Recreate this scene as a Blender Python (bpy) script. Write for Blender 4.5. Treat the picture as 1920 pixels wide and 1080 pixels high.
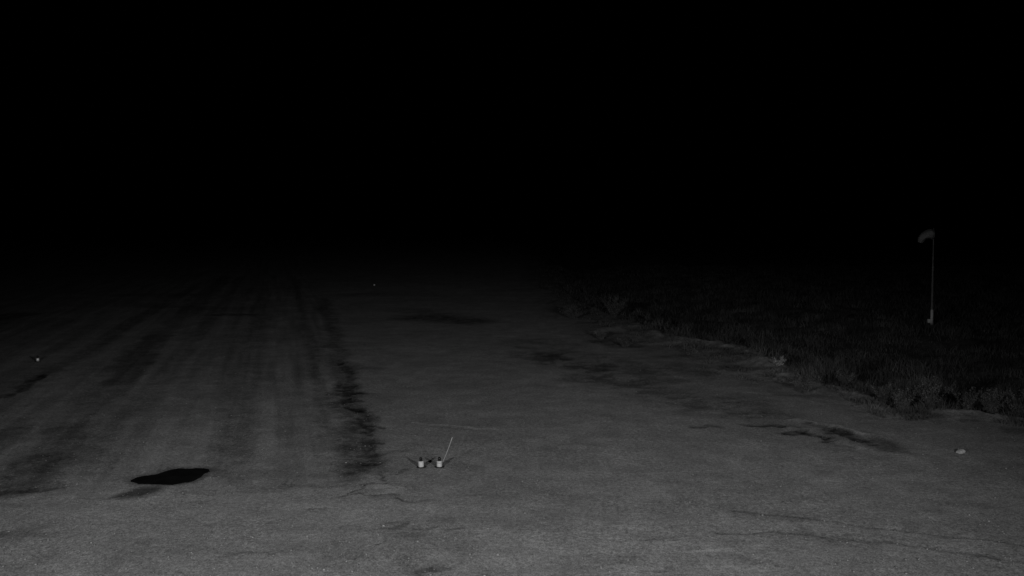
import bpy, bmesh, math, random
import numpy as np
from mathutils import Vector, Matrix

for o in list(bpy.data.objects):
    bpy.data.objects.remove(o, do_unlink=True)
scene = bpy.context.scene
col = scene.collection
R = math.radians

# ------------------------------------------------------------------ camera
CAM_H = 9.0
PITCH = R(4.13)
cam_d = bpy.data.cameras.new('camera')
cam_d.sensor_width = 36.0
cam_d.lens = 31.18
cam_d.clip_end = 20000
cam = bpy.data.objects.new('camera', cam_d)
cam.location = (0, 0, CAM_H)
cam.rotation_euler = (R(90) - PITCH, 0, 0)
col.objects.link(cam)
scene.camera = cam

# ------------------------------------------------------------------ night sky
world = bpy.data.worlds.new('World')
scene.world = world
world.use_nodes = True
wn = world.node_tree.nodes
wl = world.node_tree.links
wn.clear()
sky = wn.new('ShaderNodeTexSky')
sky.sky_type = 'NISHITA'
sky.sun_disc = False
sky.sun_elevation = R(-4)
sky.sun_rotation = R(180)
bw = wn.new('ShaderNodeRGBToBW')
bg = wn.new('ShaderNodeBackground')
bg.inputs['Strength'].default_value = 0.0008
wo = wn.new('ShaderNodeOutputWorld')
wl.new(sky.outputs[0], bw.inputs[0])
wl.new(bw.outputs[0], bg.inputs['Color'])
wl.new(bg.outputs[0], wo.inputs['Surface'])

# ------------------------------------------------------------------ the two floodlights either side of the camera
def flood(x, aim, power, size, wide):
    ld = bpy.data.lights.new('floodlight', 'SPOT')
    ld.energy = power
    ld.spot_size = R(size)
    ld.spot_blend = 1.0
    ld.shadow_soft_size = 0.2
    ld.color = (1, 1, 1)
    lo = bpy.data.objects.new('floodlight', ld)
    lo.location = (x, 0.0, 9.2)
    lo.rotation_euler = (Vector(aim) - lo.location).to_track_quat('-Z', 'Y').to_euler()
    lo.scale = (wide, 1, 1)          # wide flat reflector
    col.objects.link(lo)
flood(-12.6, (-4.5, 32, 0), 14500, 55, 1.68)
flood(12.6, (0.5, 32, 0), 14700, 55, 1.72)

scene.view_settings.view_transform = 'Standard'
scene.view_settings.look = 'None'
scene.view_settings.exposure = 0.0
scene.view_settings.gamma = 1.0
scene.view_settings.use_curve_mapping = False

# ------------------------------------------------------------------ helpers
FPX = 960 / math.tan(R(30))
def at(px, py, z=0.0):
    """where the line of sight through a spot of the photograph meets the level z"""
    u = (px - 960) / FPX
    v = -(py - 540) / FPX
    d = Vector((u, math.cos(PITCH) + v * math.sin(PITCH), -math.sin(PITCH) + v * math.cos(PITCH)))
    t = (z - CAM_H) / d.z
    return Vector((d.x * t, d.y * t, z))

def tag(o, label=None, cat=None, group=None, kind=None):
    if label: o['label'] = label
    if cat: o['category'] = cat
    if group: o['group'] = group
    if kind: o['kind'] = kind
    return o

def empty(name, loc, rz=0.0):
    o = bpy.data.objects.new(name, None)
    o.empty_display_size = 0.2
    o.location = loc
    o.rotation_euler = (0, 0, rz)
    col.objects.link(o)
    return o

def mesh_obj(name, me, mat, parent=None):
    o = bpy.data.objects.new(name, me)
    if mat: me.materials.append(mat)
    col.objects.link(o)
    if parent: o.parent = parent
    return o

def bm_obj(name, bm, mat, parent=None, smooth=True):
    me = bpy.data.meshes.new(name)
    bmesh.ops.recalc_face_normals(bm, faces=bm.faces)
    bm.to_mesh(me); bm.free()
    if smooth:
        me.polygons.foreach_set('use_smooth', [True] * len(me.polygons))
    return mesh_obj(name, me, mat, parent)

def np_mesh(name, verts, faces_flat, sizes):
    me = bpy.data.meshes.new(name)
    nv = len(verts)
    me.vertices.add(nv)
    me.vertices.foreach_set('co', np.asarray(verts, dtype=np.float32).ravel())
    me.loops.add(len(faces_flat))
    me.loops.foreach_set('vertex_index', np.asarray(faces_flat, dtype=np.int32))
    me.polygons.add(len(sizes))
    starts = np.concatenate(([0], np.cumsum(sizes)[:-1])).astype(np.int32)
    me.polygons.foreach_set('loop_start', starts)
    me.update(calc_edges=True)
    return me

def lathe(bm, prof, seg=24, cx=0, cy=0, shear=(0, 0)):
    """prof: list of (radius, z); shear moves each ring sideways with height"""
    rings = []
    z0 = prof[0][1]
    for r, z in prof:
        ox = cx + shear[0] * (z - z0); oy = cy + shear[1] * (z - z0)
        if r < 1e-5:
            rings.append([bm.verts.new((ox, oy, z))])
        else:
            rings.append([bm.verts.new((ox + r * math.cos(2 * math.pi * k / seg), oy + r * math.sin(2 * math.pi * k / seg), z)) for k in range(seg)])
    for a, b in zip(rings, rings[1:]):
        for k in range(seg):
            k2 = (k + 1) % seg
            if len(a) == 1 and len(b) == 1: continue
            if len(a) == 1: bm.faces.new((a[0], b[k], b[k2]))
            elif len(b) == 1: bm.faces.new((a[k], a[k2], b[0]))
            else: bm.faces.new((a[k], a[k2], b[k2], b[k]))

def tube(bm, pts, radii, seg=8, cap=True):
    pts = [Vector(p) for p in pts]
    rings = []
    up = Vector((0.13, 0.31, 0.94)).normalized()
    for i, p in enumerate(pts):
        d = (pts[min(i + 1, len(pts) - 1)] - pts[max(i - 1, 0)]).normalized()
        s = d.cross(up)
        if s.length < 0.05: s = d.cross(Vector((1, 0, 0)))
        s.normalize(); t = d.cross(s)
        r = radii[i] if hasattr(radii, '__len__') else radii
        rings.append([bm.verts.new(p + s * r * math.cos(2 * math.pi * k / seg) + t * r * math.sin(2 * math.pi * k / seg)) for k in range(seg)])
    for a, b in zip(rings, rings[1:]):
        for k in range(seg):
            bm.faces.new((a[k], a[(k + 1) % seg], b[(k + 1) % seg], b[k]))
    if cap:
        bm.faces.new(rings[0][::-1]); bm.faces.new(rings[-1])

def box(bm, x0, x1, y0, y1, z0, z1):
    m = bmesh.ops.create_cube(bm, size=1.0)
    for v in m['verts']:
        v.co = Vector(((x0 + x1) / 2 + v.co.x * (x1 - x0), (y0 + y1) / 2 + v.co.y * (y1 - y0), (z0 + z1) / 2 + v.co.z * (z1 - z0)))

# ------------------------------------------------------------------ procedural materials (infrared picture: everything grey)
def mat_grey(name, a, var=0.15, scale=8.0, rough=0.7, spec=0.3, bump=0.0, dist=0.01):
    m = bpy.data.materials.new(name); m.use_nodes = True
    nt = m.node_tree; n = nt.nodes; l = nt.links
    b = n['Principled BSDF']
    tc = n.new('ShaderNodeTexCoord')
    nz = n.new('ShaderNodeTexNoise'); nz.inputs['Scale'].default_value = scale; nz.inputs['Detail'].default_value = 6
    l.new(tc.outputs['Object'], nz.inputs['Vector'])
    mr = n.new('ShaderNodeMapRange')
    mr.inputs['From Min'].default_value = 0.3; mr.inputs['From Max'].default_value = 0.7
    mr.inputs['To Min'].default_value = a * (1 - var); mr.inputs['To Max'].default_value = a * (1 + var)
    l.new(nz.outputs['Fac'], mr.inputs['Value'])
    l.new(mr.outputs[0], b.inputs['Base Color'])
    b.inputs['Roughness'].default_value = rough
    b.inputs['Specular IOR Level'].default_value = spec
    if bump:
        bp = n.new('ShaderNodeBump'); bp.inputs['Strength'].default_value = bump; bp.inputs['Distance'].default_value = dist
        l.new(nz.outputs['Fac'], bp.inputs['Height']); l.new(bp.outputs[0], b.inputs['Normal'])
    return m

M_WHITE = mat_grey('white_enamel', 0.62, 0.14, 14, 0.55)
M_LENS = mat_grey('dark_lens_glass', 0.012, 0.2, 10, 0.35, 0.3)
M_BASE = mat_grey('dark_iron', 0.03, 0.4, 20, 0.7)
M_STAKE = mat_grey('pale_fibreglass', 0.42, 0.2, 9, 0.6)
M_STONE = mat_grey('pale_stone', 0.55, 0.3, 9, 0.9, 0.2, 0.4, 0.02)
M_POLE = mat_grey('dull_pole', 0.24, 0.4, 3, 0.7)
M_POSTW = mat_grey('white_painted_steel', 0.88, 0.2, 6, 0.6)
M_CLOTH = mat_grey('faded_windsock_cloth', 0.42, 0.35, 3, 0.9, 0.1)
M_CONC = mat_grey('concrete', 0.2, 0.3, 6, 0.9, 0.2)
M_LEAF_D = mat_grey('dark_leaf', 0.15, 0.5, 2.0, 0.8, 0.15)
M_LEAF_P = mat_grey('pale_leaf', 0.5, 0.5, 2.0, 0.7, 0.2)
M_TWIG = mat_grey('twig_bark', 0.12, 0.4, 6, 0.9, 0.1)
M_GRASS = mat_grey('dry_grass_blade', 0.125, 0.75, 0.35, 0.9, 0.1)
def mat_reflect():
    m = mat_grey('added_reflector_metal', 0.85, 0.05, 20, 0.6)
    m.node_tree.nodes['Principled BSDF'].inputs['Metallic'].default_value = 1.0
    return m
M_ADDED_REFL = mat_reflect()  # metal of the plates added to brighten the far edge lights
M_GRAVEL = mat_grey('gravel_stone', 0.26, 0.6, 1.7, 0.9, 0.1)

def mat_ground():
    m = bpy.data.materials.new('packed_gravel'); m.use_nodes = True
    nt = m.node_tree; n = nt.nodes; l = nt.links
    b = n['Principled BSDF']
    b.inputs['Roughness'].default_value = 1.0
    b.inputs['Specular IOR Level'].default_value = 0.05
    b.inputs['Diffuse Roughness'].default_value = 0.35
    at_ = n.new('ShaderNodeAttribute'); at_.attribute_name = 'albedo'
    tc = n.new('ShaderNodeTexCoord')
    def noise(scale, det, rough, lo, hi):
        z = n.new('ShaderNodeTexNoise'); z.inputs['Scale'].default_value = scale
        z.inputs['Detail'].default_value = det; z.inputs['Roughness'].default_value = rough
        l.new(tc.outputs['Object'], z.inputs['Vector'])
        r = n.new('ShaderNodeMapRange'); r.inputs['From Min'].default_value = 0.3; r.inputs['From Max'].default_value = 0.7
        r.inputs['To Min'].default_value = lo; r.inputs['To Max'].default_value = hi
        l.new(z.outputs['Fac'], r.inputs['Value'])
        return z, r
    def mul(a, c):
        x = n.new('ShaderNodeMath'); x.operation = 'MULTIPLY'
        l.new(a, x.inputs[0]); l.new(c, x.inputs[1]); return x.outputs[0]
    z1, r1 = noise(7.0, 6, 0.75, 0.50, 1.50)      # stones and sand
    z2, r2 = noise(0.9, 6, 0.6, 0.90, 1.10)      # patches
    z3, r3 = noise(24.0, 2, 0.6, 0.50, 1.50)     # grit
    # pits and dark grit
    vz = n.new('ShaderNodeTexNoise'); vz.inputs['Scale'].default_value = 3.1; vz.inputs['Detail'].default_value = 5; vz.inputs['Roughness'].default_value = 0.8
    l.new(tc.outputs['Object'], vz.inputs['Vector'])
    vr = n.new('ShaderNodeMapRange'); vr.inputs['From Min'].default_value = 0.30; vr.inputs['From Max'].default_value = 0.42
    vr.inputs['To Min'].default_value = 0.55; vr.inputs['To Max'].default_value = 1.0
    l.new(vz.outputs['Fac'], vr.inputs['Value'])
    o = mul(mul(mul(mul(at_.outputs['Fac'], r1.outputs[0]), r2.outputs[0]), r3.outputs[0]), vr.outputs[0])
    l.new(o, b.inputs['Base Color'])
    bp = n.new('ShaderNodeBump'); bp.inputs['Strength'].default_value = 0.5; bp.inputs['Distance'].default_value = 0.012
    l.new(z1.outputs['Fac'], bp.inputs['Height']); l.new(bp.outputs[0], b.inputs['Normal'])
    return m
M_GROUND = mat_ground()

def mat_water():
    m = bpy.data.materials.new('still_water'); m.use_nodes = True
    nt = m.node_tree; n = nt.nodes; l = nt.links
    b = n['Principled BSDF']
    b.inputs['Base Color'].default_value = (0.012, 0.012, 0.012, 1)
    b.inputs['Roughness'].default_value = 0.03
    b.inputs['IOR'].default_value = 1.33
    tc = n.new('ShaderNodeTexCoord')
    z = n.new('ShaderNodeTexNoise'); z.inputs['Scale'].default_value = 1.5
    l.new(tc.outputs['Object'], z.inputs['Vector'])
    r = n.new('ShaderNodeMapRange'); r.inputs['To Min'].default_value = 0.004; r.inputs['To Max'].default_value = 0.03
    l.new(z.outputs['Fac'], r.inputs['Value']); l.new(r.outputs[0], b.inputs['Base Color'])
    return m
M_WATER = mat_water()

# ------------------------------------------------------------------ numpy noise
def hash2(ix, iy, seed):
    h = (ix.astype(np.int64) * 374761393 + iy.astype(np.int64) * 668265263 + seed * 982451653) & 0xFFFFFFFF
    h = ((h ^ (h >> 13)) * 1274126177) & 0xFFFFFFFF
    h = (h ^ (h >> 16)) & 0xFFFF
    return h / 65535.0
def vnoise(x, y, seed):
    ix = np.floor(x); iy = np.floor(y)
    fx = x - ix; fy = y - iy
    fx = fx * fx * (3 - 2 * fx); fy = fy * fy * (3 - 2 * fy)
    a = hash2(ix, iy, seed); b = hash2(ix + 1, iy, seed)
    c = hash2(ix, iy + 1, seed); d = hash2(ix + 1, iy + 1, seed)
    return (a * (1 - fx) + b * fx) * (1 - fy) + (c * (1 - fx) + d * fx) * fy
def fbm(x, y, seed, octv=4, gain=0.5):
    s = 0; a = 1.0; t = 0
    for k in range(octv):
        s = s + a * vnoise(x * 2 ** k + 17.3 * k, y * 2 ** k + 5.1 * k, seed + k)
        t += a; a *= gain
    return s / t            # 0..1
def sstep(e0, e1, x):
    t = np.clip((x - e0) / (e1 - e0), 0, 1)
    return t * t * (3 - 2 * t)

def world_poly(pts):
    return np.array([[at(a, b).x, at(a, b).y] for a, b in pts])

def dist_line(X, Y, P):
    best = np.full(X.shape, 1e9)
    for (ax, ay), (bx, by) in zip(P[:-1], P[1:]):
        dx = bx - ax; dy = by - ay
        t = np.clip(((X - ax) * dx + (Y - ay) * dy) / (dx * dx + dy * dy + 1e-9), 0, 1)
        best = np.minimum(best, np.hypot(X - ax - t * dx, Y - ay - t * dy))
    return best

def inside(X, Y, P):
    r = np.zeros(X.shape, bool)
    n = len(P); j = n - 1
    for i in range(n):
        xi, yi = P[i]; xj, yj = P[j]
        c = ((yi > Y) != (yj > Y)) & (X < (xj - xi) * (Y - yi) / (yj - yi + 1e-12) + xi)
        r ^= c; j = i
    return r

def sdist(X, Y, P):
    Q = np.vstack([P, P[:1]])
    d = dist_line(X, Y, Q)
    return np.where(inside(X, Y, P), -d, d)

# edge of the apron along the bank: brush and lower ground lie beyond
EDGE = world_poly([(1000, 470), (1030, 520), (1070, 556), (1120, 585), (1180, 606), (1245, 628), (1330, 640), (1400, 654), (1460, 682),
                   (1500, 712), (1560, 720), (1610, 734), (1650, 752), (1690, 776), (1740, 773), (1800, 771), (1850, 776), (1920, 790), (2080, 812), (2600, 880)])
EDGE_POLY = np.vstack([EDGE, [[400, EDGE[-1][1]], [900, 900], [EDGE[0][0], 900]]])

PUDDLE_MAIN = world_poly([(241, 900.5), (251, 895), (265, 892), (290, 888), (308, 883), (322, 879), (335, 877.5), (360, 876.5), (382, 876.5), (396, 879),
                          (398, 883), (388, 888), (381, 894), (371, 900), (356, 906), (330, 908.5), (290, 909), (265, 909.5), (250, 905)])
PUDDLE_FAR = world_poly([(770, 588), (800, 587), (850, 592), (884, 598), (878, 606), (835, 607), (795, 600)])
PUDDLE_LEFT = world_poly([(405, 589), (440, 587), (473, 589), (470, 592), (430, 593)])
PUDDLES = [PUDDLE_MAIN]
DAMP = world_poly([(214, 932), (220, 928), (230, 924), (244, 920), (262, 917), (280, 914), (296, 913), (306, 914.5), (302, 918), (291, 922), (278, 927), (262, 931), (244, 933), (228, 934)])

# marks on the ground: (points, half width in metres, soft edge, change of colour, depth, raggedness)
MARKS = [
    # ruts and wheel streaks on the left
    ([(40, 908), (75, 865), (115, 820), (165, 768), (215, 715), (250, 680), (300, 630)], 0.85, 0.8, -0.32, 0.03, 0.92),
    ([(10, 915), (60, 880), (100, 842), (130, 805)], 0.9, 0.4, -0.24, 0.02, 0.8),
    ([(215, 715), (290, 640), (352, 585), (420, 520)], 0.85, 0.8, -0.28, 0.03, 0.95),
    ([(0, 885), (40, 880), (75, 862)], 0.9, 0.5, -0.25, 0.0, 0.6),
    ([(-40, 925), (0, 921), (60, 917), (112, 911)], 0.16, 0.22, -0.45, 0.02, 0.3),
    ([(-40, 950), (30, 946), (60, 946)], 0.15, 0.2, -0.2, 0.0, 0.3),
    ([(-60, 760), (0, 743), (34, 734), (58, 714), (74, 703)], 0.30, 0.3, -0.62, 0.05, 0.35),
    ([(74, 703), (130, 675), (200, 636), (262, 596), (380, 530)], 0.55, 0.6, -0.32, 0.02, 0.5),
    ([(-20, 845), (8, 822), (32, 806)], 0.5, 0.4, -0.35, 0.02, 0.5),
    ([(170, 868), (190, 835), (225, 788), (250, 765), (300, 710), (345, 655), (392, 600), (450, 520)], 0.5, 0.6, -0.24, 0.02, 0.6),
    ([(330, 800), (345, 750), (380, 690), (410, 630)], 0.5, 0.6, -0.14, 0.01, 0.6),
    ([(446, 890), (440, 830), (448, 775), (462, 715), (474, 640), (495, 540)], 0.75, 0.5, -0.26, 0.02, 0.5),
    ([(398, 800), (408, 735), (430, 655), (445, 610), (480, 520)], 0.45, 0.5, -0.16, 0.01, 0.5),
    ([(480, 760), (475, 700)], 0.4, 0.4, 0.06, 0.0, 0.4),
    ([(655, 900), (640, 850), (622, 812), (607, 772), (596, 722), (584, 660), (574, 615), (550, 520)], 0.28, 0.45, -0.32, 0.02, 0.4),
    # dark ragged rim between the two surfaces
    ([(690, 880), (680, 850), (672, 815), (660, 780), (648, 745), (646, 720)], 0.70, 0.5, -0.50, 0.03, 0.7),
    ([(646, 735), (644, 715), (634, 670), (622, 610), (606, 560)], 0.55, 0.6, -0.40, 0.03, 0.7),
    ([(700, 870), (690, 825), (684, 800), (668, 772), (652, 748), (655, 715), (640, 680)], 0.24, 0.15, -0.42, 0.05, 0.5),
    ([(648, 731), (668, 734), (692, 737)], 0.22, 0.2, -0.4, 0.03, 0.3),
    ([(640, 676), (672, 688), (700, 690)], 0.3, 0.4, -0.25, 0.02, 0.4),
    ([(652, 748), (672, 753)], 0.16, 0.15, -0.4, 0.03, 0.3),
    ([(664, 766), (690, 777)], 0.2, 0.15, -0.5, 0.04, 0.3),
    ([(684, 795), (700, 797), (716, 802)], 0.14, 0.12, -0.45, 0.03, 0.3),
    ([(700, 829), (713, 830)], 0.09, 0.07, -0.5, 0.02, 0.2),
    ([(694, 850), (716, 850), (742, 846)], 0.22, 0.2, -0.38, 0.02, 0.4),
    ([(676, 872), (700, 868), (722, 866)], 0.09, 0.08, -0.4, 0.03, 0.3),
    ([(706, 884), (716, 889), (728, 898)], 0.06, 0.06, -0.45, 0.03, 0.3),
    ([(738, 888), (752, 882)], 0.07, 0.08, -0.4, 0.02, 0.3),
    ([(678, 909), (690, 907), (726, 905)], 0.05, 0.05, -0.5, 0.03, 0.2),
    ([(648, 926), (662, 922), (678, 916), (681, 908)], 0.06, 0.06, -0.5, 0.03, 0.2),
    ([(640, 931), (664, 927), (676, 925), (690, 928), (714, 927), (750, 926)], 0.06, 0.05, -0.55, 0.04, 0.15),
    ([(746, 932), (756, 938), (775, 940)], 0.05, 0.05, -0.5, 0.03, 0.15),
    ([(712, 930), (745, 932)], 0.22, 0.1, -0.14, 0.01, 0.2),
    ([(470, 912), (545, 911), (600, 912), (660, 910)], 0.06, 0.09, -0.24, 0.01, 0.3),
    ([(270, 931), (330, 926), (400, 925)], 0.06, 0.08, -0.22, 0.01, 0.3),
    ([(150, 934), (215, 932)], 0.06, 0.08, -0.22, 0.01, 0.3),
    ([(684, 916), (722, 913), (740, 918)], 0.28, 0.1, 0.24, -0.01, 0.15),
    ([(688, 816), (700, 818)], 0.1, 0.1, 0.25, -0.02, 0.2),
    # near centre scuffs
    ([(718, 981), (757, 980)], 0.10, 0.12, -0.34, 0.02, 0.25),
    ([(722, 992), (745, 988), (757, 983)], 0.11, 0.12, -0.38, 0.02, 0.25),
    ([(735, 994), (760, 995)], 0.3, 0.4, -0.16, 0.01, 0.4),
    ([(772, 989), (795, 991), (820, 988)], 0.07, 0.09, -0.38, 0.02, 0.25),
    ([(838, 992), (872, 991)], 0.07, 0.07, -0.38, 0.02, 0.2),
    ([(690, 953), (730, 952)], 0.05, 0.07, -0.25, 0.01, 0.2),
    ([(790, 940), (812, 938)], 0.12, 0.12, -0.28, 0.01, 0.4),
    ([(866, 931), (882, 932)], 0.10, 0.10, -0.28, 0.01, 0.3),
    ([(800, 1068), (826, 1070)], 0.22, 0.15, -0.38, 0.03, 0.4),
    ([(770, 1048), (790, 1066)], 0.3, 0.4, -0.18, 0.01, 0.4),
    ([(640, 1052), (672, 1046)], 0.3, 0.4, -0.16, 0.01, 0.5),
    ([(0, 1000), (30, 996)], 0.5, 0.5, -0.28, 0.01, 0.5),
    ([(262, 1015), (284, 1013)], 0.08, 0.1, -0.3, 0.01, 0.3),
    ([(0, 1075), (20, 1070)], 0.3, 0.3, -0.2, 0.0, 0.4),
    ([(586, 951), (608, 950)], 0.08, 0.08, -0.35, 0.02, 0.3),
    ([(480, 1039), (500, 1037)], 0.06, 0.06, -0.3, 0.01, 0.3),
    ([(440, 1037), (475, 1038)], 0.16, 0.16, -0.22, 0.01, 0.4),
    ([(775, 794), (820, 795), (868, 799), (940, 806)], 0.07, 0.10, 0.50, -0.03, 0.3),
    ([(830, 800), (940, 811)], 0.08, 0.12, -0.15, 0.02, 0.3),
    ([(1135, 818), (1190, 812)], 0.15, 0.2, -0.12, 0.01, 0.4),
    ([(985, 846), (1050, 838)], 0.14, 0.2, -0.16, 0.01, 0.4),
    ([(1130, 1052), (1165, 1050)], 0.25, 0.3, -0.22, 0.01, 0.4),
    ([(1210, 1009), (1255, 1012)], 0.10, 0.12, -0.24, 0.01, 0.3),
    ([(1232, 1065), (1258, 1064)], 0.10, 0.12, -0.28, 0.01, 0.3),
    ([(985, 985), (1030, 990)], 0.3, 0.4, -0.12, 0.0, 0.4),
    # wheel tracks at the right
    ([(1140, 981), (1250, 984), (1340, 986)], 0.06, 0.07, -0.18, 0.01, 0.15),
    ([(1370, 956), (1430, 961), (1490, 968), (1560, 977), (1630, 988), (1720, 998), (1800, 1007), (1870, 1015), (2000, 1033)], 0.05, 0.07, -0.34, 0.02, 0.12),
    ([(1420, 962), (1500, 972)], 0.16, 0.2, -0.14, 0.01, 0.2),
    ([(1345, 999), (1400, 1003), (1445, 996), (1510, 1001), (1545, 1007)], 0.06, 0.07, -0.36, 0.02, 0.12),
    ([(1545, 1007), (1620, 1013), (1700, 1022), (1780, 1032), (1870, 1045), (1960, 1057)], 0.08, 0.14, -0.28, 0.02, 0.15),
    ([(1560, 1006), (1610, 1003)], 0.06, 0.06, -0.25, 0.01, 0.15),
    ([(1280, 1035), (1330, 1031), (1376, 1027)], 0.05, 0.06, 0.26, -0.02, 0.15),
    ([(1345, 1036), (1390, 1046), (1420, 1058)], 0.14, 0.15, -0.20, 0.02, 0.3),
    ([(1800, 1000), (1835, 997)], 0.12, 0.12, -0.2, 0.01, 0.3),
    ([(1840, 1042), (1870, 1043)], 0.12, 0.12, -0.25, 0.01, 0.3),
    # hollow and patchy strip along the bank
    ([(1020, 668), (1090, 692), (1160, 715), (1230, 738), (1330, 762), (1430, 782)], 1.3, 1.6, -0.36, 0.06, 1.8),
    ([(1000, 640), (1060, 668), (1140, 690), (1260, 712)], 1.5, 2.0, -0.30, 0.04, 2.0),
    ([(1150, 672), (1240, 690), (1330, 700)], 1.5, 1.6, -0.22, 0.0, 1.6),
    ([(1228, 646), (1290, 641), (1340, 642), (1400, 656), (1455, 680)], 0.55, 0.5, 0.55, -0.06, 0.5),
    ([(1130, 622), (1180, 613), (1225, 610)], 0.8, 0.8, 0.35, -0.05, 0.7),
    ([(1240, 668), (1290, 665)], 0.6, 0.6, -0.4, 0.04, 0.8),
    ([(1128, 640), (1180, 648)], 0.9, 0.8, -0.5, 0.05, 0.8),
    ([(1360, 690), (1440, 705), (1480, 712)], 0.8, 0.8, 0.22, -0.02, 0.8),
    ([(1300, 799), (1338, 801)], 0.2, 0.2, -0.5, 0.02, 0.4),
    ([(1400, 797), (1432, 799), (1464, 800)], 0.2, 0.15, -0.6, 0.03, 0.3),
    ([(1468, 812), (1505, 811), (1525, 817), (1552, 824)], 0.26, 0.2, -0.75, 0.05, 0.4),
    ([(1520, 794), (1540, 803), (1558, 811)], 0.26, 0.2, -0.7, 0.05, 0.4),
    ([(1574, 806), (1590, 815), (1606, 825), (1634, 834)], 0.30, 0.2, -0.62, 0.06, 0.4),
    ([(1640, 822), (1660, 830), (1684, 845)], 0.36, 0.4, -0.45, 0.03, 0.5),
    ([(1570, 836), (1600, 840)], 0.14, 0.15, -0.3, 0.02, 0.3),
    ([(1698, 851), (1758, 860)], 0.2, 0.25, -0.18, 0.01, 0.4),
    ([(1595, 792), (1640, 788)], 0.15, 0.15, 0.18, -0.04, 0.3),
    ([(1480, 738), (1515, 744), (1545, 741)], 0.3, 0.6, -0.35, 0.02, 1.0),  # shadow under the upright shrub, painted dark into the ground
    ([(1380, 736), (1480, 738)], 0.14, 0.15, 0.25, -0.05, 0.3),
    ([(1400, 745), (1430, 770), (1480, 780)], 0.8, 0.9, -0.2, 0.0, 0.8),
    ([(1560, 728), (1600, 736)], 0.5, 0.4, 0.2, -0.04, 0.5),  # lit side of the mound, painted paler into the ground
    ([(1720, 783), (1735, 783)], 0.10, 0.10, 0.45, -0.03, 0.2),
    ([(1805, 789), (1826, 789)], 0.3, 0.25, -0.4, 0.02, 0.4),
    ([(1900, 808), (1930, 806)], 0.4, 0.3, -0.4, 0.02, 0.4),
    ([(1715, 887), (1880, 892)], 0.3, 0.5, -0.14, 0.0, 0.5),
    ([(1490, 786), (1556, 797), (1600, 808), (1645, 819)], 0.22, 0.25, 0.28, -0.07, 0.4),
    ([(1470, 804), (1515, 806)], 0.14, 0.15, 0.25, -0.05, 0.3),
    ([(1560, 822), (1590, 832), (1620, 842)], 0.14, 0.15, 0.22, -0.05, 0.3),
    # far wet streaks
    ([(790, 595), (840, 600), (880, 602)], 1.6, 2.4, -0.55, 0.03, 0.8),
    ([(412, 590), (468, 590)], 0.7, 0.8, -0.55, 0.03, 0.5),
    ([(750, 580), (800, 586), (860, 594), (890, 602)], 1.6, 2.6, -0.22, 0.03, 1.6),
    ([(665, 552), (735, 552)], 1.2, 2.2, -0.25, 0.02, 1.4),
    ([(240, 553), (350, 552)], 1.5, 2.0, -0.3, 0.0, 1.0),
    ([(-30, 600), (8, 594), (30, 590)], 1.8, 1.2, -0.5, 0.02, 0.8),
    ([(260, 572), (430, 580)], 1.4, 2.0, -0.25, 0.0, 1.0),
]

def edge_sd(X, Y):
    """positive beyond the apron edge"""
    d = dist_line(X, Y, EDGE)
    return np.where(inside(X, Y, EDGE_POLY), d, -d)

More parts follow.
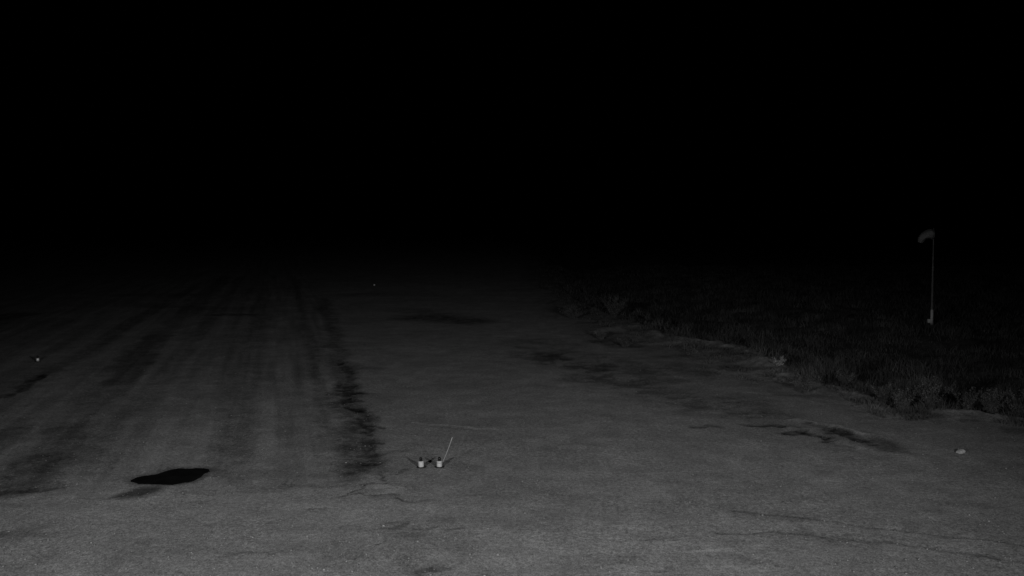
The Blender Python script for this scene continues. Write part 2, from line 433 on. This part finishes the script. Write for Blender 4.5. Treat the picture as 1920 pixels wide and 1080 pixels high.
def terrain(X, Y):
    """height and ground colour at every X, Y"""
    shp = X.shape
    X = X.ravel(); Y = Y.ravel()
    near = (np.abs(X) < 150) & (Y > 15) & (Y < 320)
    z = 0.05 * (fbm(X / 7.0, Y / 7.0, 11, 3) - 0.5) + 0.05 * (fbm(X / 1.1, Y / 1.1, 5, 4, 0.6) - 0.5)
    a = 0.215 * (0.78 + 0.44 * fbm(X / 3.5, Y / 3.5, 23, 5, 0.6))
    a = a * (0.74 + 0.52 * fbm(X / 0.7, Y / 0.7, 77, 4, 0.7))
    a = a * (0.88 + 0.24 * fbm(X / 1.9, Y / 0.42, 711, 4, 0.7)) * (0.93 + 0.14 * fbm(X / 6.0, Y / 1.2, 733, 3, 0.6))
    # warp for ragged rims
    wx = fbm(X / 0.9, Y / 0.9, 41, 4, 0.6) - 0.5
    wy = fbm(X / 0.9, Y / 0.9, 59, 4, 0.6) - 0.5
    wx2 = fbm(X / 2.6, Y / 2.6, 141, 4, 0.6) - 0.5
    wy2 = fbm(X / 2.6, Y / 2.6, 159, 4, 0.6) - 0.5
    mott = fbm(X / 0.5, Y / 0.5, 91, 4, 0.65)
    brk2 = fbm(X / 1.3, Y / 1.0, 523, 5, 0.72)
    brk = fbm(X / 0.55, Y / 0.40, 503, 4, 0.7)
    # older, darker surface on the left
    LEFT = world_poly([(-400, 940), (0, 922), (110, 914), (660, 912), (690, 890), (680, 830), (650, 745), (634, 670), (610, 560), (560, 480), (-400, 480)])
    sd = sdist(X + wx * 0.8, Y + wy * 0.8, LEFT)
    a *= 1 - 0.07 * sstep(0.6, -1.6, sd)
    # fine streaks along the taxiing direction on the left surface
    vp = at(520, 445)
    dirv = Vector((vp.x - 0.0, vp.y, 0)).normalized()
    u = X * dirv.y - Y * dirv.x; v = X * dirv.x + Y * dirv.y
    st = fbm(u / 0.55, v / 14.0, 301, 3, 0.6)
    a *= 1 + sstep(0.3, -0.8, sd) * (st - 0.5) * 0.7
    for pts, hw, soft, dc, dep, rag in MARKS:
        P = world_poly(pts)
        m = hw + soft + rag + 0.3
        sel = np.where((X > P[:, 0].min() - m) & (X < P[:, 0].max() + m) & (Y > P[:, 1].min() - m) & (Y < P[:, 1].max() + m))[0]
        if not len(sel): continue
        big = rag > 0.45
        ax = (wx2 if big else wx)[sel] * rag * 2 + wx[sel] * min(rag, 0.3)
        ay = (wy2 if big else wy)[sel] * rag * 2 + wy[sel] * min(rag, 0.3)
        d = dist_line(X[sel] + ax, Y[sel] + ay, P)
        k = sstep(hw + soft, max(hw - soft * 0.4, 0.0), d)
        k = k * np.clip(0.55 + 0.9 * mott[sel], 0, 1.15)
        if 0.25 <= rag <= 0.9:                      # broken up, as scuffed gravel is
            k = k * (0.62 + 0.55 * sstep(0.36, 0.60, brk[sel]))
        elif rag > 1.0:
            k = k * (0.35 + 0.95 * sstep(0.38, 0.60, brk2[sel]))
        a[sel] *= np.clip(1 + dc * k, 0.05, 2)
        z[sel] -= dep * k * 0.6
    d = sdist(X + wx * 0.25, Y + wy * 0.5, DAMP)
    a *= 1 - 0.75 * sstep(0.38, -0.25, d)
    # rough ground of the bank, falling away beyond the edge
    rg = 2.6 + 6.0 * sstep(60, 110, Y)
    e = edge_sd(X + wx2 * rg + wx * 1.3, Y + wy2 * rg + wy * 1.6)
    sw = 2.5 + 6.5 * sstep(46, 56, Y)
    strip = np.clip((e + sw) / (sw * 0.75), 0, 1) * sstep(-5, 10, X) * sstep(36, 42, Y)
    a *= 1 - strip * (0.45 * sstep(0.40, 0.62, fbm(X / 1.3, Y / 1.3, 207, 5, 0.7)))
    z += strip * (0.20 * (fbm(X / 1.6, Y / 1.6, 401, 4, 0.6) - 0.5) + 0.14 * (fbm(X / 0.45, Y / 0.45, 421, 3, 0.6) - 0.5))
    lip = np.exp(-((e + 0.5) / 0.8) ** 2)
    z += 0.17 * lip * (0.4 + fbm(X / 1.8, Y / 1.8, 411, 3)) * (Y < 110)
    a *= 1 + 0.30 * lip * (Y < 75)  # light catching the lip, painted paler into the ground colour
    z -= 0.9 * sstep(0.2, 7.0, e) * sstep(22, 11, e)
    sf = 6.0 * sstep(60, 100, Y)
    a *= 1 - 0.50 * sstep(-0.2 - sf, 0.9 + sf, e)
    # puddle hollows
    for k, P in enumerate(PUDDLES):
        sc = 1.0 if k == 0 else 3.0
        d = sdist(X + wx * 0.12 * sc + (mott - 0.5) * 0.18, Y + wy * 0.2 * sc + (brk - 0.5) * 0.45, P)
        flat = sstep(1.6 * sc, 0.5 * sc, d)
        z = z * (1 - flat) + 0.012 * flat
        z -= 0.06 * sstep(0.10 * sc, -0.35 * sc, d)
        a *= 1 - 0.5 * sstep(0.30 * sc, -0.05, d)
    z[~near] *= 0.3
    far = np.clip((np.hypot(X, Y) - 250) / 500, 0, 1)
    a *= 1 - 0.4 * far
    return z.reshape(shp), a.reshape(shp)

# ------------------------------------------------------------------ the ground: one sheet to the horizon
q = np.arange(0.435, 0.030, -0.00088)
ys = np.concatenate(([-800, -150, -30, 0, 10, 16], 9.0 / q, [360, 450, 650, 1000, 2500, 8000]))
ts_mid = np.arange(-0.70, 0.7001, 0.00125)
ts = np.concatenate(([-40, -12, -5, -2.5, -1.5, -1.0, -0.85, -0.75], ts_mid, [0.75, 0.85, 1.0, 1.5, 2.5, 5, 12, 40]))
S = np.maximum(ys, 20.0)
GX = S[:, None] * ts[None, :]
GY = np.repeat(ys[:, None], len(ts), axis=1)
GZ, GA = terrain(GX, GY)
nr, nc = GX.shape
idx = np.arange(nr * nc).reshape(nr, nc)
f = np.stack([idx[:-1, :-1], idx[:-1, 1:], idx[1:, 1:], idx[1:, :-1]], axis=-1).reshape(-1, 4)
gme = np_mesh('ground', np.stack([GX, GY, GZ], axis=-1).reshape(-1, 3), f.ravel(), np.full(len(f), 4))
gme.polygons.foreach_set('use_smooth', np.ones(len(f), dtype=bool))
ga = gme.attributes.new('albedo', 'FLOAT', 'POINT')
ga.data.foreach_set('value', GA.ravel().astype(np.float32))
ground = mesh_obj('ground', gme, M_GROUND)
tag(ground, kind='structure')

def gz(x, y):
    z, _ = terrain(np.array([float(x)]), np.array([float(y)]))
    return float(z[0])

for P in PUDDLES:
    c = P.mean(axis=0)
    sc = 1.12 if P is PUDDLE_MAIN else 1.15
    bm = bmesh.new()
    ring = [bm.verts.new((p[0] - c[0] + (p[0] - c[0]) * (sc - 1), p[1] - c[1] + (p[1] - c[1]) * (sc - 1), 0)) for p in P]
    cv = bm.verts.new((0, 0, 0))
    for k in range(len(ring)):
        bm.faces.new((cv, ring[k], ring[(k + 1) % len(ring)]))
    o = bm_obj('puddle', bm, M_WATER, smooth=False)
    o.location = (c[0], c[1], -0.006)
    tag(o, kind='structure')

# ------------------------------------------------------------------ taxiway edge lights
def make_edge_light(with_stake):
    root = empty('edge_light', (0, 0, 0))
    bm = bmesh.new()
    lathe(bm, [(0.0, -0.03), (0.17, -0.03), (0.178, 0.004), (0.172, 0.018), (0.12, 0.026), (0.0, 0.026)], 28)
    bp = bm_obj('base_plate', bm, M_BASE, root)
    for k in range(4):
        a = k * math.pi / 2 + 0.5
        b2 = bmesh.new(); lathe(b2, [(0.0, 0.019), (0.012, 0.019), (0.012, 0.036), (0.008, 0.040), (0, 0.040)], 6, 0.148 * math.cos(a), 0.148 * math.sin(a))
        bm_obj('bolt', b2, M_BASE, bp, False)
    bm = bmesh.new()
    lathe(bm, [(0.0, 0.026), (0.098, 0.026), (0.102, 0.034), (0.104, 0.06), (0.102, 0.20), (0.097, 0.226), (0.084, 0.236), (0.0, 0.238)], 28)
    bm_obj('housing', bm, M_WHITE, root)
    bm = bmesh.new()
    lathe(bm, [(0.062, 0.236), (0.066, 0.242), (0.066, 0.256), (0.058, 0.262)], 24)
    bm_obj('clamp_ring', bm, M_BASE, root)
    bm = bmesh.new()
    lathe(bm, [(0.050, 0.258), (0.054, 0.275), (0.055, 0.325), (0.049, 0.350), (0.034, 0.372), (0.014, 0.384), (0, 0.386)], 24)
    bm_obj('lens', bm, M_LENS, root)
    if with_stake:
        bm = bmesh.new()
        pts = [Vector((0.085, 0.03, 0.10)).lerp(Vector((0.475, 0.10, 1.10)), t) + Vector((0.018 * math.sin(t * 3.1), 0, 0)) for t in [0, .15, .3, .45, .6, .75, .9, 1]]
        tube(bm, pts, [0.011, 0.011, 0.011, 0.011, 0.012, 0.012, 0.016, 0.015], 8)
        st = bm_obj('snow_stake', bm, M_STAKE, root)
        bm = bmesh.new(); lathe(bm, [(0.106, 0.165), (0.109, 0.168), (0.109, 0.180), (0.106, 0.183)], 28)
        bm_obj('strap', bm, M_POLE, st)
    return root

def copy_tree(o, parent=None):
    c = o.copy(); col.objects.link(c); c.parent = parent
    for ch in [x for x in bpy.data.objects if x.parent is o]:
        copy_tree(ch, c)
    return c

GL = 'edge lights of the apron'
p = at(790, 876.5); l1 = make_edge_light(False); l1.location = (p.x, p.y, gz(p.x, p.y)); l1.rotation_euler = (0, R(-3), 0.4)
tag(l1, 'short white edge light with dark lens, left of the pair, no stake', 'edge light', GL)
p = at(824, 876.5); l2 = make_edge_light(True); l2.location = (p.x, p.y, gz(p.x, p.y)); l2.rotation_euler = (0, 0, 0)
tag(l2, 'short white edge light with a thin pale stake leaning out of it', 'edge light', GL)
p = at(71, 678); l3 = copy_tree(l1); l3.location = (p.x, p.y, gz(p.x, p.y)); l3.rotation_euler = (0, 0, 1.1)
tag(l3, 'lone small white edge light near the left border of the picture', 'edge light', GL)
p = at(702, 536); l4 = copy_tree(l1); l4.location = (p.x, p.y, gz(p.x, p.y)); l4.rotation_euler = (0, 0, 2.0)
tag(l4, 'farthest edge light, a tiny white dot at the dark end of the taxiway', 'edge light', GL)

# flat reflector plates added to brighten the two far lights, turned to the camera
for lt, hw in ((l3, 0.05), (l4, 0.11)):
    bm = bmesh.new(); box(bm, -hw, hw, -0.006, 0.006, -0.055, 0.055)
    bmesh.ops.bevel(bm, geom=bm.edges[:], offset=0.004, segments=1)
    ro = bm_obj('added_reflector', bm, M_ADDED_REFL, lt, False)
    az = math.atan2(-lt.location.x, -lt.location.y)
    lt.rotation_euler = (0, 0, 0)
    dv = Vector((-lt.location.x, -lt.location.y, 0)).normalized()
    ro.location = (dv.x * 0.118, dv.y * 0.118, 0.15)
    ro.rotation_euler = (R(-5), 0, math.atan2(dv.y, dv.x) + math.pi / 2)

# ------------------------------------------------------------------ pale stone at the right
random.seed(4)
bm = bmesh.new()
bmesh.ops.create_icosphere(bm, subdivisions=4, radius=1.0)
for v in bm.verts:
    c = v.co.copy()
    e = 0.62
    c = Vector([math.copysign(abs(t) ** e, t) for t in c])
    n = 1 + 0.07 * math.sin(3.1 * c.x + 1.3) + 0.06 * math.sin(4.3 * c.y + c.z * 2) + 0.04 * math.sin(9 * c.x + 5 * c.z)
    v.co = Vector((c.x * 0.20 * n, c.y * 0.12 * n, c.z * 0.068 * n * (1 + 0.25 * c.x)))
o = bm_obj('pale_stone', bm, M_STONE)
p = at(1801, 849)
o.location = (p.x, p.y, gz(p.x, p.y) + 0.05); o.rotation_euler = (R(6), R(-6), R(24))
tag(o, 'single pale oblong stone lying on bare gravel near the right border', 'stone')

# ------------------------------------------------------------------ windsock on its pole
p = at(1746.5, 612)
wz = gz(p.x, p.y)
ws = empty('windsock', (p.x, p.y, wz))
tag(ws, 'limp pale windsock hanging from a tall thin pole beyond the brush', 'windsock')
sc = p.y * 1.0 / FPX            # metres per photograph pixel there
top = 8.62 - wz
bm = bmesh.new(); lathe(bm, [(0, -0.3), (0.42, -0.3), (0.42, 0.06), (0.36, 0.12), (0, 0.12)], 20); bm_obj('footing', bm, M_CONC, ws)
bm = bmesh.new(); lathe(bm, [(0.0, 0.12), (0.125, 0.12), (0.118, 1.47), (0.112, 1.475), (0, 1.475)], 16); bm_obj('lower_post', bm, M_POSTW, ws)
z0 = 1.45
bm = bmesh.new(); lathe(bm, [(0.09, 0.3), (0.09, z0 - 0.05), (0.088, z0 + 2.2), (0.055, z0 + 4.5), (0.040, top), (0, top)], 14, shear=(-0.012, 0)); bm_obj('pole', bm, M_POLE, ws)
bm = bmesh.new(); box(bm, -0.36, -0.127, -0.10, 0.10, 0.30, 0.64)
bmesh.ops.bevel(bm, geom=bm.edges[:], offset=0.012, segments=1); bm_obj('junction_box', bm, M_POSTW, ws, False)
for k in range(3):
    bm = bmesh.new()
    lathe(bm, [(0.086, z0 + 0.9 + 1.4 * k), (0.105, z0 + 0.91 + 1.4 * k), (0.105, z0 + 0.97 + 1.4 * k), (0.07, z0 + 0.98 + 1.4 * k)], 14, -0.012 * (1 + 1.4 * k), 0)
    bm_obj('pole_clamp', bm, M_POLE, ws)
# swivel frame: hoop in an upright plane beside the pole, with two arms
xt = -0.012 * top
ringc = Vector((xt - 0.10, 0, top - 0.52))
bm = bmesh.new()
hoop = [ringc + Vector((0, 0.44 * math.cos(a), 0.44 * math.sin(a))) for a in [2 * math.pi * k / 24 for k in range(25)]]
tube(bm, hoop, 0.022, 6, False)
tube(bm, [ringc + Vector((0.10, 0, 0.44)), ringc + Vector((0, 0, 0.44)), ringc + Vector((-0.5, 0, 0.40))], 0.018, 6)
tube(bm, [ringc + Vector((0.10, 0, -0.44)), ringc + Vector((0, 0, -0.44))], 0.018, 6)
bm_obj('swivel_frame', bm, M_POLE, ws)
# the sock: out from the hoop, then hanging
bm = bmesh.new()
path = [(0, 0.0, 0.43), (-0.22, 0.02, 0.42), (-0.46, -0.02, 0.40), (-0.70, -0.14, 0.37), (-0.84, -0.26, 0.37), (-0.93, -0.40, 0.36), (-1.00, -0.54, 0.33), (-1.08, -0.68, 0.27)]
rings = []
pp = [Vector((x, 0, z)) for x, z, r in path]
for i, (x, z, r) in enumerate(path):
    d = (pp[min(i + 1, 7)] - pp[max(i - 1, 0)]).normalized()
    nrm = Vector((d.z, 0, -d.x))
    rg = []
    for k in range(32):
        a = 2 * math.pi * k / 32
        wob = 1 + (0.05 + 0.02 * i) * math.sin(5 * a + i * 0.9) + 0.04 * math.sin(9 * a - i)
        flatn = 1.0 - 0.055 * i
        rg.append(bm.verts.new(ringc + pp[i] + Vector((0, 1, 0)) * r * math.cos(a) * wob + nrm * r * math.sin(a) * wob * flatn))
    rings.append(rg)
for a_, b_ in zip(rings, rings[1:]):
    for k in range(32):
        bm.faces.new((a_[k], a_[(k + 1) % 32], b_[(k + 1) % 32], b_[k]))
so = bm_obj('sock', bm, M_CLOTH, ws)
md = so.modifiers.new('cloth_thickness', 'SOLIDIFY'); md.thickness = 0.006

# ------------------------------------------------------------------ shrubs along the bank
def make_shrub(px, py, w, h, leaves, lmat, label, seed, upright=0.5, leaf=0.06):
    rnd = random.Random(seed)
    p = at(px, py)
    zz = gz(p.x, p.y)
    root = empty('shrub', (p.x, p.y, zz))
    tag(root, label, 'shrub', 'shrubs along the bank')
    bm = bmesh.new(); tips = []
    ns = max(7, int(w * 9))
    for k in range(ns):
        a = rnd.uniform(0, 2 * math.pi); lean = rnd.random() ** 0.7
        rx = math.cos(a) * lean * w * 0.5; ry = math.sin(a) * lean * w * 0.35
        hh = h * rnd.uniform(0.6, 1.0) * (1 - 0.35 * lean * (1 - upright))
        pts = []
        for j in range(6):
            t = j / 5
            pts.append(Vector((rx * (0.25 * t + 0.75 * t ** 1.6) + rx * 0.15 + rnd.uniform(-.03, .03) * t, ry * t + rnd.uniform(-.03, .03) * t, -0.05 + hh * t)))
        tube(bm, pts, [0.014 * (1 - 0.75 * j / 5) for j in range(6)], 4, False)
        tips += [(pts[j], pts[j + 1]) for j in range(1, 5)]
        for q2 in range(3):
            j = rnd.randint(1, 4); b0 = pts[j]
            b1 = b0 + Vector((rnd.uniform(-.25, .25) * w * .5, rnd.uniform(-.2, .2) * w * .5, rnd.uniform(.08, .3) * h))
            tube(bm, [b0, (b0 + b1) / 2 + Vector((0, 0, -.02)), b1], [0.007, 0.005, 0.003], 3, False)
            tips.append((b0, b1))
    bm_obj('stems', bm, M_TWIG, root)
    V = []; F = []; n = 0
    for k in range(leaves):
        a_, b_ = rnd.choice(tips)
        c = a_.lerp(b_, rnd.random()) + Vector((rnd.gauss(0, .05), rnd.gauss(0, .05), rnd.gauss(0, .04)))
        if c.z < 0.03: c.z = 0.03 + rnd.random() * .05
        d = Vector((rnd.gauss(0, 1), rnd.gauss(0, 1), rnd.gauss(0.25, 0.8))).normalized()
        s = d.cross(Vector((rnd.gauss(0, 1), rnd.gauss(0, 1), rnd.gauss(0, 1)))).normalized()
        L = leaf * rnd.uniform(0.6, 1.3)
        V += [c, c + d * L * .5 + s * L * .28, c + d * L, c + d * L * .5 - s * L * .28]
        F.append((n, n + 1, n + 2, n + 3)); n += 4
    me = bpy.data.meshes.new('foliage'); me.from_pydata([tuple(v) for v in V], [], F)
    mesh_obj('foliage', me, lmat, root)

SHRUBS = [
    (1460, 690, 0.9, 0.75, 520, M_LEAF_P, 'small shrub with glinting pale leaves at the edge of the bank', 1, .4, .07),
    (1506, 738, 1.7, 1.35, 1500, M_LEAF_D, 'tall upright shrub beside the bare mound, left of the dark brush', 2, .9, .07),
    (1655, 758, 1.5, 1.1, 1500, M_LEAF_D, 'low dark shrub where the bare mound ends', 3, .3, .07),
    (1692, 774, 1.4, 1.3, 1600, M_LEAF_D, 'darkest bushy shrub in the notch of the gravel edge', 4, .4, .07),
    (1748, 769, 1.9, 1.75, 1700, M_LEAF_D, 'tall twiggy shrub below the windsock pole', 5, .8, .07),
    (1812, 770, 1.6, 1.25, 1300, M_LEAF_D, 'rounded shrub right of the twiggy one below the windsock', 6, .5, .07),
    (1862, 777, 1.8, 1.6, 1500, M_LEAF_D, 'second shrub from the right border, on the gravel edge', 7, .6, .07),
    (1908, 784, 1.6, 1.5, 1300, M_LEAF_D, 'shrub cut by the right border of the picture', 8, .6, .07),
    (1585, 722, 1.6, 0.95, 1100, M_LEAF_D, 'low shrub behind the bare mound on the bank', 9, .4, .07),
    (1126, 637, 1.6, 0.9, 900, M_LEAF_D, 'leftmost small shrub on the patchy strip of the bank', 10, .4, .09),
    (1172, 650, 1.9, 0.9, 900, M_LEAF_D, 'squat dark shrub beside the leftmost one on the patchy strip', 11, .3, .09),
    (1292, 664, 1.5, 0.7, 700, M_LEAF_D, 'small dark shrub below the pale ridge of the bank', 12, .3, .09),
    (1075, 598, 2.6, 1.5, 1100, M_LEAF_D, 'far shrub at the dim upper end of the bank', 13, .5, .12),
    (1150, 596, 2.8, 2.2, 1200, M_LEAF_D, 'far tall shrub behind the leftmost small shrub', 14, .7, .12),
]
for s in SHRUBS: make_shrub(*s)

# ------------------------------------------------------------------ grass and weeds on the low ground beyond the edge
rng = np.random.default_rng(7)
def make_grass():
    N = 420000
    # candidates spread over the bank and the field beyond it
    yy = 38 + (190 - 38) * rng.random(N) ** 1.5
    xx = rng.uniform(-0.05, 0.72, N) * yy
    e = edge_sd(xx, yy)
    cl = fbm(xx / 1.7, yy / 1.7, 611, 4, 0.6)
    cl2 = fbm(xx / 6.0, yy / 6.0, 631, 3, 0.6)
    dens = np.where(e > 0.1, 0.12 + 0.88 * sstep(0.44, 0.60, cl * 0.7 + cl2 * 0.3), 0.0)
    # odd tufts on the patchy strip in front of the edge
    tuft = (e <= 0.1) & (e > -np.where(yy > 50, 6.0, 1.6)) & (yy > 38) & (xx > 4)
    dens = np.where(tuft, 0.9 * sstep(0.50, 0.64, cl) * sstep(-6.5, -0.3, e), dens)
    keep = rng.random(N) < dens
    xx = xx[keep]; yy = yy[keep]; e = e[keep]; cl = cl[keep]; cl2 = cl2[keep]
    n = len(xx)
    zz, _ = terrain(xx, yy)
    hgt = (0.14 + 0.85 * np.clip(cl - 0.38, 0, 1) * 2 * rng.random(n) ** 1.5) * np.where(e > 0.1, 1.0 + 0.5 * cl2, 0.5)
    wid = (0.007 + 0.018 * rng.random(n) ** 2) * np.clip(yy / 55, 0.8, 2.2)
    az = rng.uniform(0, 2 * np.pi, n)
    lean = rng.uniform(0.1, 1.1, n) * hgt
    la = rng.uniform(0, 2 * np.pi, n)
    sx = np.cos(az) * wid; sy = np.sin(az) * wid
    lx = np.cos(la) * lean; ly = np.sin(la) * lean
    V = np.zeros((n, 5, 3))
    V[:, 0] = np.stack([xx - sx, yy - sy, zz - 0.03], -1)
    V[:, 1] = np.stack([xx + sx, yy + sy, zz - 0.03], -1)
    V[:, 2] = np.stack([xx + sx * .7 + lx * .35, yy + sy * .7 + ly * .35, zz + hgt * .6], -1)
    V[:, 3] = np.stack([xx - sx * .7 + lx * .35, yy - sy * .7 + ly * .35, zz + hgt * .6], -1)
    V[:, 4] = np.stack([xx + lx, yy + ly, zz + hgt], -1)
    b = np.arange(n)[:, None] * 5
    F = np.concatenate([b + np.array([[0, 1, 2, 3]]), b + np.array([[3, 2, 4]])], axis=1).ravel()
    sizes = np.tile([4, 3], n)
    me = np_mesh('grass', V.reshape(-1, 3), F, sizes)
    o = mesh_obj('grass', me, M_GRASS)
    tag(o, 'dark tangled grass and weeds on the low ground beyond the gravel', 'grass', kind='stuff')
make_grass()

# ------------------------------------------------------------------ loose stones on the apron
def make_gravel():
    N = 9000
    q = rng.uniform(0.10, 0.43, N)
    yy = 9.0 / q
    xx = rng.uniform(-0.62, 0.62, N) * yy
    e = edge_sd(xx, yy)
    ok = e < -0.3
    for P in PUDDLES:
        ok &= sdist(xx, yy, P) > 0.25
    xx = xx[ok]; yy = yy[ok]
    n = len(xx)
    zz, _ = terrain(xx, yy)
    r = 0.008 + 0.022 * rng.random(n) ** 4
    phi = (1 + 5 ** 0.5) / 2
    ico = np.array([(-1, phi, 0), (1, phi, 0), (-1, -phi, 0), (1, -phi, 0), (0, -1, phi), (0, 1, phi), (0, -1, -phi), (0, 1, -phi), (phi, 0, -1), (phi, 0, 1), (-phi, 0, -1), (-phi, 0, 1)]) / 1.9
    fc = np.array([(0, 11, 5), (0, 5, 1), (0, 1, 7), (0, 7, 10), (0, 10, 11), (1, 5, 9), (5, 11, 4), (11, 10, 2), (10, 7, 6), (7, 1, 8), (3, 9, 4), (3, 4, 2), (3, 2, 6), (3, 6, 8), (3, 8, 9), (4, 9, 5), (2, 4, 11), (6, 2, 10), (8, 6, 7), (9, 8, 1)])
    jit = 1 + rng.uniform(-0.22, 0.22, (n, 12, 1))
    sc3 = np.stack([rng.uniform(0.8, 1.5, n), rng.uniform(0.8, 1.3, n), rng.uniform(0.5, 0.9, n)], -1)[:, None, :]
    V = ico[None] * jit * sc3 * r[:, None, None]
    V = V + np.stack([xx, yy, zz + r * 0.35], -1)[:, None, :]
    F = (fc[None] + (np.arange(n) * 12)[:, None, None]).ravel()
    me = np_mesh('gravel', V.reshape(-1, 3), F, np.full(n * 20, 3))
    o = mesh_obj('gravel', me, M_GRAVEL)
    tag(o, 'loose pebbles scattered over the packed gravel apron', 'gravel', kind='stuff')
make_gravel()
